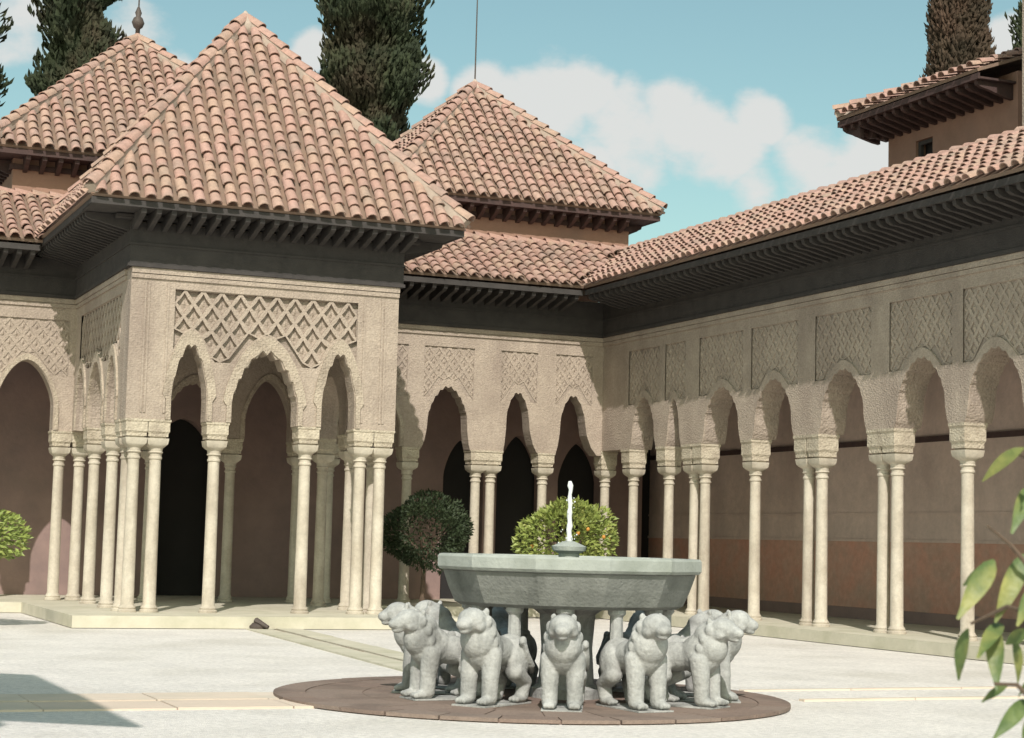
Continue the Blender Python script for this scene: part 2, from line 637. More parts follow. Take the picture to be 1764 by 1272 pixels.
def wall_strip(mb, wl, prof, top, w0, w1):
    "solid between the foot profile and top(u), from depth w0 to w1"
    tf = top if callable(top) else (lambda u: top)
    for (u0, z0), (u1, z1) in zip(prof[:-1], prof[1:]):
        if abs(u1 - u0) < 1e-6:
            if abs(z1 - z0) < 1e-6:
                continue
            mb.add([wl.p(u0, z0, w0), wl.p(u0, z1, w0), wl.p(u0, z1, w1), wl.p(u0, z0, w1)], [(0, 1, 2, 3)])
            continue
        t0, t1 = tf(u0 + 1e-7), tf(u1 - 1e-7)
        if t0 <= z0 + 1e-4 and t1 <= z1 + 1e-4:
            continue
        t0, t1 = max(t0, z0), max(t1, z1)
        vs = [wl.p(u0, z0, w0), wl.p(u1, z1, w0), wl.p(u1, t1, w0), wl.p(u0, t0, w0), wl.p(u0, z0, w1), wl.p(u1, z1, w1), wl.p(u1, t1, w1), wl.p(u0, t0, w1)]
        mb.add(vs, [(0, 1, 2, 3), (5, 4, 7, 6), (4, 5, 1, 0), (3, 2, 6, 7)])
    for (u, z), sg in ((prof[0], 0), (prof[-1], 1)):
        t = tf(u + (1e-7 if sg == 0 else -1e-7))
        if t > z:
            mb.add([wl.p(u, z, w0), wl.p(u, t, w0), wl.p(u, t, w1), wl.p(u, z, w1)], [(0, 1, 2, 3)])


def arcade(parent, wl, L, cols, arches, panels, thick=.36, rec=.10, dia=(.31, .44), bar=.055, ztop=ZT, mould=.15, side_plain=True, zi=ZI):
    """cols: positions along the wall; arches: dicts; panels: (u0, u1, zlow, zhigh) of lattice fields"""
    prof = build_profile(L, arches, zi)
    core = MB()
    wall_strip(core, wl, prof, ztop, rec, thick)
    core.build('arcade_wall', M['stucco'], parent, merge=.0008)

    def outer(u):
        z = 0
        for a in arches:
            x = u - a['c']
            if abs(x) < a['w'] + mould:
                z = max(z, arch_z(x, a['w'] + mould, a['zs'], a['za'] + mould * 1.35))
        return z

    def in_panel(u):
        for q in panels:
            if q[0] <= u <= q[1]:
                return q
        return None
    # facing: everything that is not lattice, proud of the core
    us = sorted(set([round(u, 5) for u, z in prof] + [round(q[k], 5) for q in panels for k in (0, 1)] + [i * L / max(8, int(L / .08)) for i in range(max(8, int(L / .08)) + 1)]))
    prof2 = []
    import bisect
    pu = [p_[0] for p_ in prof]

    def foot_at(u):
        i = min(max(bisect.bisect_right(pu, u) - 1, 0), len(prof) - 2)
        (a, za), (b_, zb) = prof[i], prof[i + 1]
        return za if b_ - a < 1e-9 else za + (zb - za) * (u - a) / (b_ - a)
    for p_, q_ in zip(prof[:-1], prof[1:]):
        prof2.append(p_)
        if q_[0] - p_[0] > 1e-6:
            for u in us:
                if p_[0] + 1e-4 < u < q_[0] - 1e-4:
                    prof2.append((u, foot_at(u)))
    prof2.append(prof[-1])

    def low_top(u):
        q = in_panel(u)
        return ztop if q is None else max(q[2], outer(u))
    fac = MB()
    wall_strip(fac, wl, prof2, low_top, 0.0, rec - .002)
    for q in panels:
        wall_strip(fac, wl, [(q[0], q[3]), (q[1], q[3])], ztop, .0, rec - .002)
    fac.build('stucco_facing', M['stucco_plain'] if side_plain else M['stucco'], parent, merge=.0008)
    # mouldings round arches
    for a in arches:
        if a.get('nb'):
            continue
        b = MB()
        n = 26
        vs, fs = [], []
        sec = [(-a['w'] - .012, zi + .004, -a['w'] - .095, zi + .004), (-a['w'] - .012, a['zs'] - .06, -a['w'] - .095, a['zs'] - .06)]
        for i in range(n + 1):
            t = -cos(pi * i / n)
            xi = t * (a['w'] + .012)
            zi_ = max(arch_z(t * a['w'], a['w'], a['zs'], a['za'], a.get('lobes', 0), a.get('amp', 0)), a['zs']) + .012
            xo = t * (a['w'] + mould * .86)
            zo = max(arch_z(xo, a['w'] + mould * .86, a['zs'], a['za'] + mould * 1.2), zi_ + .02)
            sec.append((xi, zi_, xo, zo))
        sec += [(a['w'] + .012, a['zs'] - .06, a['w'] + .095, a['zs'] - .06), (a['w'] + .012, zi + .004, a['w'] + .095, zi + .004)]
        n = len(sec) - 1
        for xi, zi_, xo, zo in sec:
            for (x, z, w) in ((xi, zi_, .003), (xi, zi_, -.035), (xo, zo, -.035), (xo, zo, .003)):
                vs.append(wl.p(a['c'] + x, z, w))
        for i in range(n):
            for k in range(4):
                p_, q_ = i * 4 + k, i * 4 + (k + 1) % 4
                fs.append((p_, q_, q_ + 4, p_ + 4))
        fs += [(0, 1, 2, 3), tuple(n * 4 + k for k in (3, 2, 1, 0))]
        b.add(vs, fs)
        b.build('arch_moulding', M['arch_rim'], parent)
    # lattice
    for q in panels:
        dw, dh = dia
        nx = max(2, round((q[1] - q[0]) / dw))
        dw = (q[1] - q[0]) / nx
        nz_ = int((q[3] - q[2]) / dh * 2) + 2
        b = MB()
        wv = 0.02

        def okp(x, z):
            return q[0] - .001 <= x <= q[1] + .001 and q[2] <= z <= q[3] + .001 and z >= outer(x) - .02
        for j in range(nz_):
            for i in range(nx + 1):
                cx = q[0] + dw * (i + (.5 if j % 2 else 0))
                cz = q[3] - dh * .5 * j
                P = [(cx, cz - dh / 2), (cx + dw / 2, cz), (cx, cz + dh / 2), (cx - dw / 2, cz)]
                # clip the diamond to the field by clamping
                okc = [okp(*p_) for p_ in P]
                if sum(okc) < 3:
                    if not (sum(okc) == 2 and q[2] < cz < q[3] and cz > outer(cx) + dh * .15):
                        continue
                P = [(min(max(x, q[0]), q[1]), min(max(z, max(q[2], outer(min(max(x, q[0]), q[1])))), q[3])) for x, z in P]
                f = 1 - bar / (.5 * dw) * .75
                ccx = sum(p_[0] for p_ in P) / 4
                ccz = sum(p_[1] for p_ in P) / 4
                Q = []
                for e, (x, z) in enumerate(P):
                    Q.append((ccx + (x - ccx) * f, ccz + (z - ccz) * f))
                # mid points give a leafy ogee opening
                In, Ou = [], []
                for e in range(4):
                    a_, c_ = Q[e], Q[(e + 1) % 4]
                    In += [a_, (ccx + ((a_[0] + c_[0]) / 2 - ccx) * .90, ccz + ((a_[1] + c_[1]) / 2 - ccz) * .90)]
                    a_, c_ = P[e], P[(e + 1) % 4]
                    Ou += [a_, ((a_[0] + c_[0]) / 2, (a_[1] + c_[1]) / 2)]
                vs = [wl.p(x, z, wv) for x, z in Ou] + [wl.p(x, z, wv) for x, z in In] + [wl.p(x, z, rec + .004) for x, z in In]
                fs = []
                for e in range(8):
                    e2 = (e + 1) % 8
                    fs.append((e, e2, 8 + e2, 8 + e))
                    fs.append((8 + e, 8 + e2, 16 + e2, 16 + e))
                b.add(vs, fs)
                # leaf boss inside the cell
                lw, lh = dw * .17, dh * .24
                if min(p_[1] for p_ in P) < ccz - dh * .3 and max(p_[1] for p_ in P) > ccz + dh * .3:
                    ring_ = [(0, lh), (lw * .8, lh * .25), (lw, -lh * .3), (0, -lh), (-lw, -lh * .3), (-lw * .8, lh * .25)]
                    b.add([wl.p(ccx + x, ccz + z, rec + .004) for x, z in ring_] + [wl.p(ccx, ccz, rec - .055 if rec > .1 else rec - .03)], [(e, (e + 1) % 6, 6) for e in range(6)])
        if b.f:
            b.build('lattice_panel', M['stucco_plain'], parent, merge=.002)
    # plain mouldings under the frieze
    b = MB()
    v0, v1 = wl.p(0.0, 0, 0), wl.p(L, 0, 0)
    c = (Vector(v0) + Vector(v1)) / 2
    for z, hh, pr in ((ZF - .14, .035, .03), (ZF - .05, .045, .045)):
        b.obox(c + Vector((0, 0, z)) - wl.N * (pr / 2), wl.D * (L / 2), wl.N * (pr / 2 + .001), Vector((0, 0, hh)))
    b.build('cornice_moulding', M['stucco_plain'], parent, kind='stuff')
    return prof


def A(c, w, zs=3.72, za=4.5, lobes=0, amp=0.0, **k):
    return dict(c=c, w=w, zs=zs, za=za, lobes=lobes, amp=amp, **k)


# ---------------------------------------------------------------- roofs
def tile_mesh(name, r0, r1, ln, th=.018, seg=6):
    "half barrel: wide mouth at y=0, narrow end at y=ln"
    b = MB()
    vs, fs = [], []
    for (y, r, zb) in ((0, r0, .045), (ln, r1, .0)):
        for k in range(seg + 1):
            a = pi * k / seg
            vs.append((r * cos(a), y, zb + r * sin(a) * .92))
    n = seg + 1
    for k in range(seg):
        fs.append((k, k + 1, n + k + 1, n + k))
    base = len(vs)
    for k in range(n):
        a = pi * k / seg
        vs.append(((r0 - th) * cos(a), 0, .045 + (r0 - th) * sin(a) * .92))
    for k in range(n):
        a = pi * k / seg
        vs.append(((r0 - th) * cos(a), .10, .045 + (r0 - th) * sin(a) * .92))
    for k in range(seg):
        fs.append((k + 1, k, base + k, base + k + 1))
        fs.append((base + k + 1, base + k, base + n + k, base + n + k + 1))
    b.add(vs, fs)
    me = b.mesh(name, smooth=True, autosmooth=45)
    me.materials.append(M['tile'])
    return me


TILE = tile_mesh('roof_tile', .098, .080, .36)
HIP = tile_mesh('ridge_tile', .125, .105, .40)
PAN = .045


class Roof:
    def __init__(s, parent):
        s.parent = parent
        s.tiles = []   # (matrix, faces camera)
        s.deck = MB()
        s.ridges = []

    def face(s, p0, along, upslope, nrm, L, tmax, pitch=.25, expo=.25, tmin=lambda s_: 0.0, skip=None):
        "p0 eave corner; along unit; tmax(s) slope length at s"
        k = max(1, int(L / pitch))
        pitch = L / k
        rr = random.Random(int(abs(p0[0] * 31 + p0[1] * 17 + L * 7)))
        vis = (CAM - (Vector(p0) + along * L * .5)).dot(nrm) > 0
        for i in range(k):
            sx = (i + .5) * pitch
            t1, t0 = tmax(sx), tmin(sx)
            j = 0
            t = max(0.0, math.ceil((t0 - .02) / expo) * expo) if t0 > 0 else -.05
            while t < t1 - .10:
                P = Vector(p0) + along * (sx + rr.uniform(-.013, .013)) + upslope * (t + rr.uniform(-.022, .022)) + nrm * (PAN + rr.uniform(-.005, .006))
                if rr.random() < .025:
                    P = P - upslope * rr.uniform(.03, .08) + nrm * .008
                if skip is None or not skip(P):
                    aa = along.copy()
                    yaw = rr.gauss(0, .035)
                    ax = (aa * cos(yaw) + upslope * sin(yaw)).normalized()
                    ay = (upslope * cos(yaw) - aa * sin(yaw)).normalized()
                    az = ax.cross(ay)
                    m_ = Matrix((ax, ay, az)).transposed().to_4x4()
                    m_.translation = P
                    s.tiles.append((m_, vis))
                t += expo
                j += 1

    def plate(s, pts, th=.035):
        "solid deck polygon"
        pts = [Vector(p_) for p_ in pts]
        n = (pts[1] - pts[0]).cross(pts[2] - pts[0]).normalized()
        if n.z < 0:
            n = -n
        k = len(pts)
        vs = [p_ + n * .02 for p_ in pts] + [p_ - n * th for p_ in pts]
        s.deck.add(vs, [tuple(range(k)), tuple(range(2 * k - 1, k - 1, -1))] + [(i, (i + 1) % k, k + (i + 1) % k, k + i) for i in range(k)])

    def ridge(s, a, b_, nrm, mortar=True, mw=.10):
        a, b_ = Vector(a), Vector(b_)
        d = (b_ - a).normalized()
        L = (b_ - a).length
        nrm = (nrm - d * nrm.dot(d)).normalized()
        ax = d.cross(nrm).normalized()
        n = max(1, int(L / .33))
        st = L / n
        rr = random.Random(int(L * 1000))
        for i in range(n):
            m_ = Matrix((ax, d, nrm)).transposed().to_4x4()
            m_.translation = a + d * (st * i - .02) + nrm * (.075 + rr.uniform(-.008, .008)) + ax * rr.uniform(-.008, .008)
            s.ridges.append(m_)
        if mortar:
            b2 = MB()
            b2.obox((a + b_) / 2 + nrm * .03, d * (L / 2), ax * mw, nrm * .075)
            s.mort = getattr(s, 'mort', []) + [b2]

    def finish(s, limit=300, name='roof'):
        roof = s.deck.build(name, M['deck'], s.parent, merge=False)
        vis = sorted([t for t in s.tiles if t[1]], key=lambda t: (t[0].translation - CAM).length)
        solo, rest = vis[:limit], vis[limit:] + [t for t in s.tiles if not t[1]]
        for m_, _ in solo:
            inst('roof_tile', TILE, roof, m_)
        if rest:
            b2 = MB()
            tv = [v.co.copy() for v in TILE.vertices]
            tf = [tuple(p_.vertices) for p_ in TILE.polygons]
            for m_, _ in rest:
                b2.add([m_ @ v for v in tv], tf)
            o = b2.build('roof_tiling', M['tile'], roof, smooth=True, autosmooth=45, kind='stuff')
        for m_ in s.ridges:
            inst('ridge_tile', HIP, roof, m_)
        for b2 in getattr(s, 'mort', []):
            b2.build('mortar_bed', M['mortar'], roof)
        return roof


def pyramid(parent, x0, x1, y0, y1, ze, za, pitch=.25, expo=.25, limit=300, faces='FLRB', rod=None, rod_len=4):
    R = Roof(parent)
    xm, ym = (x0 + x1) / 2, (y0 + y1) / 2
    ap = Vector((xm, ym, za))
    c = [Vector((x0, y0, ze)), Vector((x1, y0, ze)), Vector((x1, y1, ze)), Vector((x0, y1, ze))]
    for k, nm in enumerate('FRBL'):
        a, b_ = c[k], c[(k + 1) % 4]
        R.plate([a, b_, ap])
        mid = (a + b_) / 2
        al = (b_ - a).normalized()
        us = (ap - mid)
        SL = us.length
        us.normalize()
        n = al.cross(us).normalized()
        L = (b_ - a).length
        if nm in faces:
            R.face(a, al, us, n, L, lambda s_, L=L, SL=SL: SL * (1 - abs(s_ - L / 2) / (L / 2)) - .06, pitch, expo)
    for k in range(4):
        out_ = (c[k] - Vector((xm, ym, ze))).normalized()
        R.ridge(c[k] + Vector((0, 0, .06)), ap + Vector((0, 0, .02)), (out_ + Vector((0, 0, 1.2))).normalized())
    r = R.finish(limit)
    b2 = MB()
    b2.lathe([(.26, -.24), (.22, -.02), (.13, .12), (.05, .20), (.02, .24)], 12, ap)
    b2.build('apex_cap', M['mortar'] if rod != 'ball' else M['tile'], r, smooth=True)
    if rod:
        b2 = MB()
        if rod == 'ball':
            b2.lathe([(.05, .2), (.05, .30), (.10, .34), (.14, .44), (.10, .54), (.05, .58), (.075, .66), (.05, .72), (.03, .78)], 10, ap)
            b2.build('finial', M['iron'], r, smooth=True)
            b2 = MB()
        b2.tube([ap + Vector((0, 0, .2)), ap + Vector((.01, 0, rod_len))], [.018, .010], 6)
        b2.build('lightning_rod', M['iron'], r)
    return r


def eave_run(parent, a, b_, inw, ov, z, spacing=.24, red=False, t0=0.0, t1=0.0):
    "a->b along the eave edge; inw unit vector towards the wall; timber soffit, fascia, rafters, frieze"
    a, b_ = Vector((*a, 0)), Vector((*b_, 0))
    inw = Vector((*inw, 0))
    d = (b_ - a).normalized()
    L = (b_ - a).length
    mw = M['wood_red'] if red else M['wood']
    mid = (a + b_) / 2
    b2 = MB()
    b2.obox(mid + inw * (ov / 2 + .02) + Vector((0, 0, z - .11)), d * (L / 2), inw * (ov / 2 - .03), Vector((0, 0, .018)))
    b2.build('soffit_board', mw, parent)
    b2 = MB()
    b2.obox(mid + inw * .035 + Vector((0, 0, z - .085)), d * (L / 2 - .002), inw * .02, Vector((0, 0, .052)))
    b2.build('fascia_board', mw, parent)
    n = int(L / spacing)
    # carved rafter end, one mesh per run
    b2 = MB()
    prof = [(.06, -.135), (ov + .05, -.135), (ov + .05, -.40), (ov - .10, -.38), (ov * .62, -.33), (ov * .35, -.27), (.16, -.25), (.08, -.21)]
    vs = []
    for sgn in (-1, 1):
        for (w, zz) in prof:
            v = inw * w + d * (sgn * .042)
            vs.append((v.x, v.y, zz))
    k = len(prof)
    b2.add(vs, [tuple(range(k)), tuple(range(2 * k - 1, k - 1, -1))] + [(i, (i + 1) % k, k + (i + 1) % k, k + i) for i in range(k)])
    me = b2.mesh('rafter_end')
    me.materials.append(mw)
    for i in range(min(n, 300)):
        q_ = (i + .5) * L / n
        if q_ < t0 or q_ > L - t1:
            continue
        p_ = a + d * q_ + Vector((0, 0, z))
        inst('rafter_end', me, parent, Matrix.Translation(p_))


def frieze(parent, wl, L, z0=ZF, z1=ZT, pr=.055, red=False):
    mw = M['wood_red'] if red else M['wood']
    c = Vector(wl.p(L / 2, 0, 0))
    for nm, za, zb, p_ in (('frieze_board', z0 + .06, z1 - .02, pr), ('frieze_rail', z0, z0 + .058, pr + .025), ('frieze_rail', z0 + .36, z0 + .40, pr + .02)):
        b2 = MB()
        b2.obox(c + Vector((0, 0, (za + zb) / 2)) - wl.N * (p_ / 2 + .001), wl.D * (L / 2 + p_), wl.N * (p_ / 2), Vector((0, 0, (zb - za) / 2)))
        b2.build(nm, mw, parent)


# ================================================================ pavilion
pav = thing('garden_pavilion', 'projecting square pavilion with tall tiled pyramid roof and three carved front arches', 'pavilion', (XM, YP + 2.5, 0))
WF = Wall((X0, YP), (1, 0), (0, 1))
LF = X1 - X0
cx = XM - X0
arF = [A(cx, .565, 3.70, 4.62, 5, .10), A(cx - 1.295, .295, 3.76, 4.66, 3, .09), A(cx + 1.295, .295, 3.76, 4.66, 3, .09)]
arcade(pav, WF, LF, None, arF, [(.74, LF - .74, 4.36, 5.54)], rec=.10, bar=.045, mould=.18)
for x in (6.22, 6.58, 7.565, 9.145, XM * 2 - 6.58, XM * 2 - 6.22):
    column(pav, x, YP + .18)
DS = YB - YP
for sx, O, D, Nn in ((0, (X0, YB), (0, -1), (1, 0)), (1, (X1, YP), (0, 1), (-1, 0))):
    WSd = Wall(O, D, Nn)
    # u measured from the gallery end on the left side, from the front on the right side
    ys = [31.02, 32.25, 33.95]
    cuts = [(31.22, 32.05), (32.45, 33.75), (34.15, 35.02)]
    ars = []
    LS = DS - .37
    off = 0
    for y0, y1 in cuts:
        yc, hw = (y0 + y1) / 2, (y1 - y0) / 2
        u = (YB - yc) if sx == 0 else (yc - YP)
        ars.append(A(u - (0 if sx == 0 else .37), hw, 3.75, 4.5, 3, .03))
    O2 = O if sx == 0 else (O[0], O[1] + .37)
    arcade(pav, Wall(O2, D, Nn), LS, None, ars, [(.5, LS - .35, 4.45, 5.5)], rec=.06, dia=(.28, .38))
    xx = X0 + .18 if sx == 0 else X1 - .18
    for y in (31.02, 32.25, 33.95):
        column(pav, xx, y)
    fw = Wall(O, D, Nn)
    frieze(pav, fw, DS)
for u in (.24, .30, .62, LF - .62, LF - .30, LF - .24):
    b = MB()
    b.obox(Vector(WF.p(u, 4.55, -.008)), WF.D * .018, WF.N * .010, Vector((0, 0, 1.08)))
    b.build('vertical_moulding', M['stucco_plain'], pav)
frieze(pav, WF, LF)
OV = .86
eave_run(pav, (X0 - OV, YP - OV), (X1 + OV, YP - OV), (0, 1), OV, ZE + .07, t0=OV - .05, t1=OV - .05)
eave_run(pav, (X0 - OV, YB + .1), (X0 - OV, YP - OV + .06), (1, 0), OV, ZE + .066, t1=OV - .05)
eave_run(pav, (X1 + OV, YP - OV + .06), (X1 + OV, YB + .1), (-1, 0), OV, ZE + .066, t0=OV - .05)
b = MB()
b.box((X0 + .37, YP + .37, ZT - .1), (X1 - .37, YB + .4, ZT - .02))
b.build('coffered_ceiling', M['wood_red'], pav)
b = MB()
b.box((5.7, 30.2, ZT + .02), (11.0, YB + .35, ZT + .08))
b.build('ceiling_deck', M['wood'], pav)
yb_ = YP - OV + (X1 - X0 + 2 * OV)
pyramid(pav, X0 - OV, X1 + OV, YP - OV, yb_, ZE + .07, 10.85, pitch=.262, expo=.245)

# ================================================================ cross gallery behind
gal = thing('cross_gallery', 'shaded cross gallery with slim arches joining the pavilion to the long wing', 'gallery', (11, YB + 1, 0))
GL = -5.0
WG = Wall((GL, YB), (1, 0), (0, 1))
LG = XR - GL


def cut(x0, x1, zs=3.75, za=4.55, lb=0, **k):
    return A((x0 + x1) / 2 - GL, (x1 - x0) / 2, zs, za, lb, .06, **k)


arG = [cut(4.62, 5.66, 3.85, 4.66), cut(2.6, 4.1), cut(.6, 2.1), cut(-1.4, .1), cut(-3.4, -1.9),
       cut(6.42, 7.36), cut(7.80, 8.92, 3.75, 4.45, 5), cut(9.36, 10.3),
       cut(11.35, 12.55), cut(13.16, 14.02, 4.0, 4.66, 5, nb=1, f0=.12, f1=.08), cut(14.90, 15.40, 4.1, 4.62, 3, nb=1, f0=.06, f1=.20), cut(16.13, 16.70, 4.05, 4.62, 3, nb=1, f0=.10, f1=.28)]
arcade(gal, WG, LG, None, arG, [(x0 - GL, x1 - GL, 4.40, 5.45) for x0, x1 in ((2.4, 4.3), (4.42, 5.9), (11.0, 12.7), (13.05, 14.15), (14.75, 15.58), (16.0, 16.85))], rec=.035, dia=(.23, .31), bar=.045, mould=.10)
for x in (4.36, 2.35, .35, -1.65, 5.84, 6.22, 7.58, 9.14, 10.5, 11.15, 12.81, 14.31, 14.64, 15.82, 17.28):
    column(gal, x, YB + .18, 0, 1.0, 3.46 if x > 17 else ZI)
# frieze on both sides of the pavilion
for xa, xb in ((GL, X0 - .09), (X1 + .09, XR - .09)):
    frieze(gal, Wall((xa, YB), (1, 0), (0, 1)), xb - xa)
OG = .94
for xa, xb in ((GL, X0 - OV - .02), (X1 + OV + .02, XR - OG)):
    eave_run(gal, (xa, YB - OG), (xb, YB - OG), (0, 1), OG, ZE - .04)
# inside
BW = 38.4
b = MB()
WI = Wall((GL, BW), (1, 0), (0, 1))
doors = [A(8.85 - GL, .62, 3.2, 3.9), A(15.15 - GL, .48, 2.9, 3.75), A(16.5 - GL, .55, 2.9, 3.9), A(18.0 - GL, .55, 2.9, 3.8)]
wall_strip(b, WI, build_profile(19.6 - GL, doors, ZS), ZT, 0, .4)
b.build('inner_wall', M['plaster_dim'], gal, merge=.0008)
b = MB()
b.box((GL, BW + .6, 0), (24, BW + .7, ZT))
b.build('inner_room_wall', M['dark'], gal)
b = MB()
b.box((GL, YB + .37, ZT - .08), (XR + .1, BW, ZT - .01))
b.build('timber_ceiling', M['wood_red'], gal)
RISE = .585


def skip_pav(P):
    dd = min(P.x - (X0 - OV), X1 + OV - P.x, yb_ - P.y)
    return dd > 0 and ZE + .07 + dd * (10.85 - ZE - .07) / ((X1 - X0) / 2 + OV) > P.z + .08


R = Roof(gal)
us = Vector((0, 1, RISE)).normalized()
nn = Vector((1, 0, 0)).cross(us)
EY = YB - OG
EX = XR - OG
SLn = 1.95 * sqrt(1 + RISE ** 2)
zt = ZE + 1.95 * RISE
cz = us.y
R.face((GL, EY, ZE - .02), Vector((1, 0, 0)), us, nn, EX + 1.95 - GL, lambda s_: SLn, .25, .25,
       tmin=lambda s_: max(0.0, (GL + s_ - EX) / cz), skip=skip_pav)
R.plate([(GL, EY, ZE), (EX, EY, ZE), (EX + 1.95, EY + 1.95, zt), (GL, EY + 1.95, zt)])
R.plate([(GL, EY + 1.95, zt), (EX + 1.95, EY + 1.95, zt), (EX + 1.95, EY + 4.2, ZE + .1), (GL, EY + 4.2, ZE + .1)])
R.ridge((GL, EY + 1.97, zt - .07), (EX + 1.95, EY + 1.97, zt - .07), Vector((0, 0, 1)), False)
R.finish(300)

# ================================================================ long wing on the right
wing = thing('long_gallery_wing', 'long sunlit gallery wing on the right with paired columns and carved stucco', 'gallery', (XR + 1.5, 27, 0))
Y_N = 12.0
WR = Wall((XR, YB), (0, -1), (1, 0))
LR = YB - Y_N


def cutr(y1, y0, za=4.5, zs=3.78):
    return A(YB - (y0 + y1) / 2, (y1 - y0) / 2, zs, za)


arR = [cutr(34.08, 32.98, 4.52), cutr(32.53, 31.92, 4.4), cutr(31.04, 29.63, 4.5), cutr(29.17, 27.79, 4.52), cutr(26.95, 25.56, 4.53), cutr(24.74, 23.36, 4.55),
       cutr(22.92, 21.52, 4.55), cutr(20.7, 19.3), cutr(18.85, 17.5), cutr(17.0, 15.6), cutr(15.1, 13.7)]
for a in arR:
    pass
# cutr takes (far, near): order for A
arR = [A(YB - (f + n) / 2, abs(f - n) / 2 - .08, 3.90, z, 5, .045, nb=1, f0=.10, f1=.10) for f, n, z in
       ((34.08, 32.98, 4.50), (32.53, 31.92, 4.40), (31.04, 29.63, 4.5), (29.17, 27.79, 4.52), (26.95, 25.56, 4.53), (24.74, 23.36, 4.55), (22.92, 21.52, 4.55), (20.7, 19.3, 4.55), (18.85, 17.5, 4.55), (17.0, 15.6, 4.55))]
arcade(wing, WR, LR, None, arR, [(YB - f, YB - n, 4.36, 5.48) for f, n in ((34.2, 32.85), (32.6, 31.75), (31.2, 29.55), (29.25, 27.65), (27.1, 25.42), (24.9, 23.25), (22.98, 21.35), (20.8, 19.2))], thick=.50, rec=.035, mould=.10, zi=3.46, dia=(.25, .31), bar=.045)
for y in (34.31, 32.75, 31.69, 31.27, 29.4, 27.58, 27.17, 25.34, 24.96, 23.14, 21.3, 20.92, 19.08, 17.3):
    column(wing, XR + .21, y, 0, 1.08, 3.46)
frieze(wing, Wall((XR, YB - .09), (0, -1), (1, 0)), LR - .09)
eave_run(wing, (EX, EY), (EX, Y_N), (1, 0), OG, ZE - .036)
bx = 20.1
b = MB()
b.box((bx, Y_N, 1.70), (bx + .3, YB + 4, ZT))
b.build('inner_wall', M['plaster_in'], wing)
b = MB()
b.box((bx - .004, Y_N, .42), (bx + .3, YB + 4, 1.698))
b.build('painted_dado', M['dado'], wing)
b = MB()
b.box((bx - .02, Y_N, .0), (bx + .3, YB + 4, .418))
b.build('skirting_band', M['plaster_dim'], wing)
for z, hh, pr in ((3.54, .05, .05), (2.2, .02, .02), (1.70, .025, .025)):
    b = MB()
    b.box((bx - pr, Y_N, z - hh), (bx - .001, YB + 4, z + hh))
    b.build('string_course', M['wood_red'] if z > 3 else M['plaster_in'], wing)
b = MB()
b.box((XR + .37, Y_N, ZT - .08), (bx, YB + 2, ZT - .01))
b.build('timber_ceiling', M['wood_red'], wing)
for k in range(3):  # tie beams across the gallery
    pass
R = Roof(wing)
us = Vector((1, 0, RISE)).normalized()
al = Vector((0, -1, 0))
nn = al.cross(us)
cz = us.x
Ltot = EY + 1.95 - Y_N
R.face((EX, EY + 1.95, ZE - .02), al, us, nn, Ltot, lambda s_: SLn, .25, .25, tmin=lambda s_: max(0.0, (1.95 - s_) / cz))
R.plate([(EX, EY, ZE), (EX, Y_N, ZE), (EX + 1.95, Y_N, zt), (EX + 1.95, EY + 1.95, zt)])
R.plate([(EX + 1.95, EY + 4, zt), (EX + 1.95, Y_N, zt), (EX + 4.6, Y_N, ZE + .1), (EX + 4.6, EY + 4, ZE + .1)])
R.ridge((EX + 1.97, EY + 2.0, zt - .07), (EX + 1.97, Y_N, zt - .07), Vector((0, 0, 1)), False)
# keep the tiles that show largest but also lie within the picture
R.tiles = [(m_, vis and 20.2 < m_.translation.y) for m_, vis in R.tiles]
R.finish(300)
b = MB()
b.tube([Vector((EX, EY, ZE + .09)), Vector((EX + 1.95, EY + 1.95, zt + .06))], .05, 8)
b.build('valley_flashing', M['mortar'], wing)


# ================================================================ halls behind
def hall(label, x0, x1, y0, ze, za, ov, rod, zb=7.0):
    y1 = y0 + (x1 - x0)
    t = thing('rear_hall', label, 'hall', ((x0 + x1) / 2, (y0 + y1) / 2, zb))
    b2 = MB()
    b2.box((x0, y0, zb), (x1, y1, ze + .1))
    b2.build('wall', M['plaster_red'], t)
    b2 = MB()
    b2.box((x0 - .06, y0 - .06, ze - .34), (x1 + .06, y1 + .06, ze - .24))
    b2.build('cornice', M['wood_red'], t)
    eave_run(t, (x0 - ov, y0 - ov), (x1 + ov, y0 - ov), (0, 1), ov, ze, .3, red=True, t0=ov, t1=ov)
    eave_run(t, (x0 - ov, y1 + ov), (x0 - ov, y0 - ov + .06), (1, 0), ov, ze - .004, .3, red=True, t1=ov)
    eave_run(t, (x1 + ov, y0 - ov + .06), (x1 + ov, y1 + ov), (-1, 0), ov, ze - .004, .3, red=True, t0=ov)
    pyramid(t, x0 - ov, x1 + ov, y0 - ov, y1 + ov, ze, za, .25, .26, 300, rod=rod)
    return t


hall('rear hall with plain pyramid roof and red wall, right of the cypress', 12.80, 18.20, 36.55, 8.76, 11.90, .52, 'plain')
hall('rear hall at far left with pyramid roof topped by a ball finial', 4.85, 10.55, 36.55, 8.80, 12.02, .55, 'ball')

# upper storey at far right
up = thing('upper_storey', 'pink upper storey with deep dark eaves above the right wing roof', 'building', (21, 25, 7.5))
b = MB()
TX, TY = 20.0, 29.2
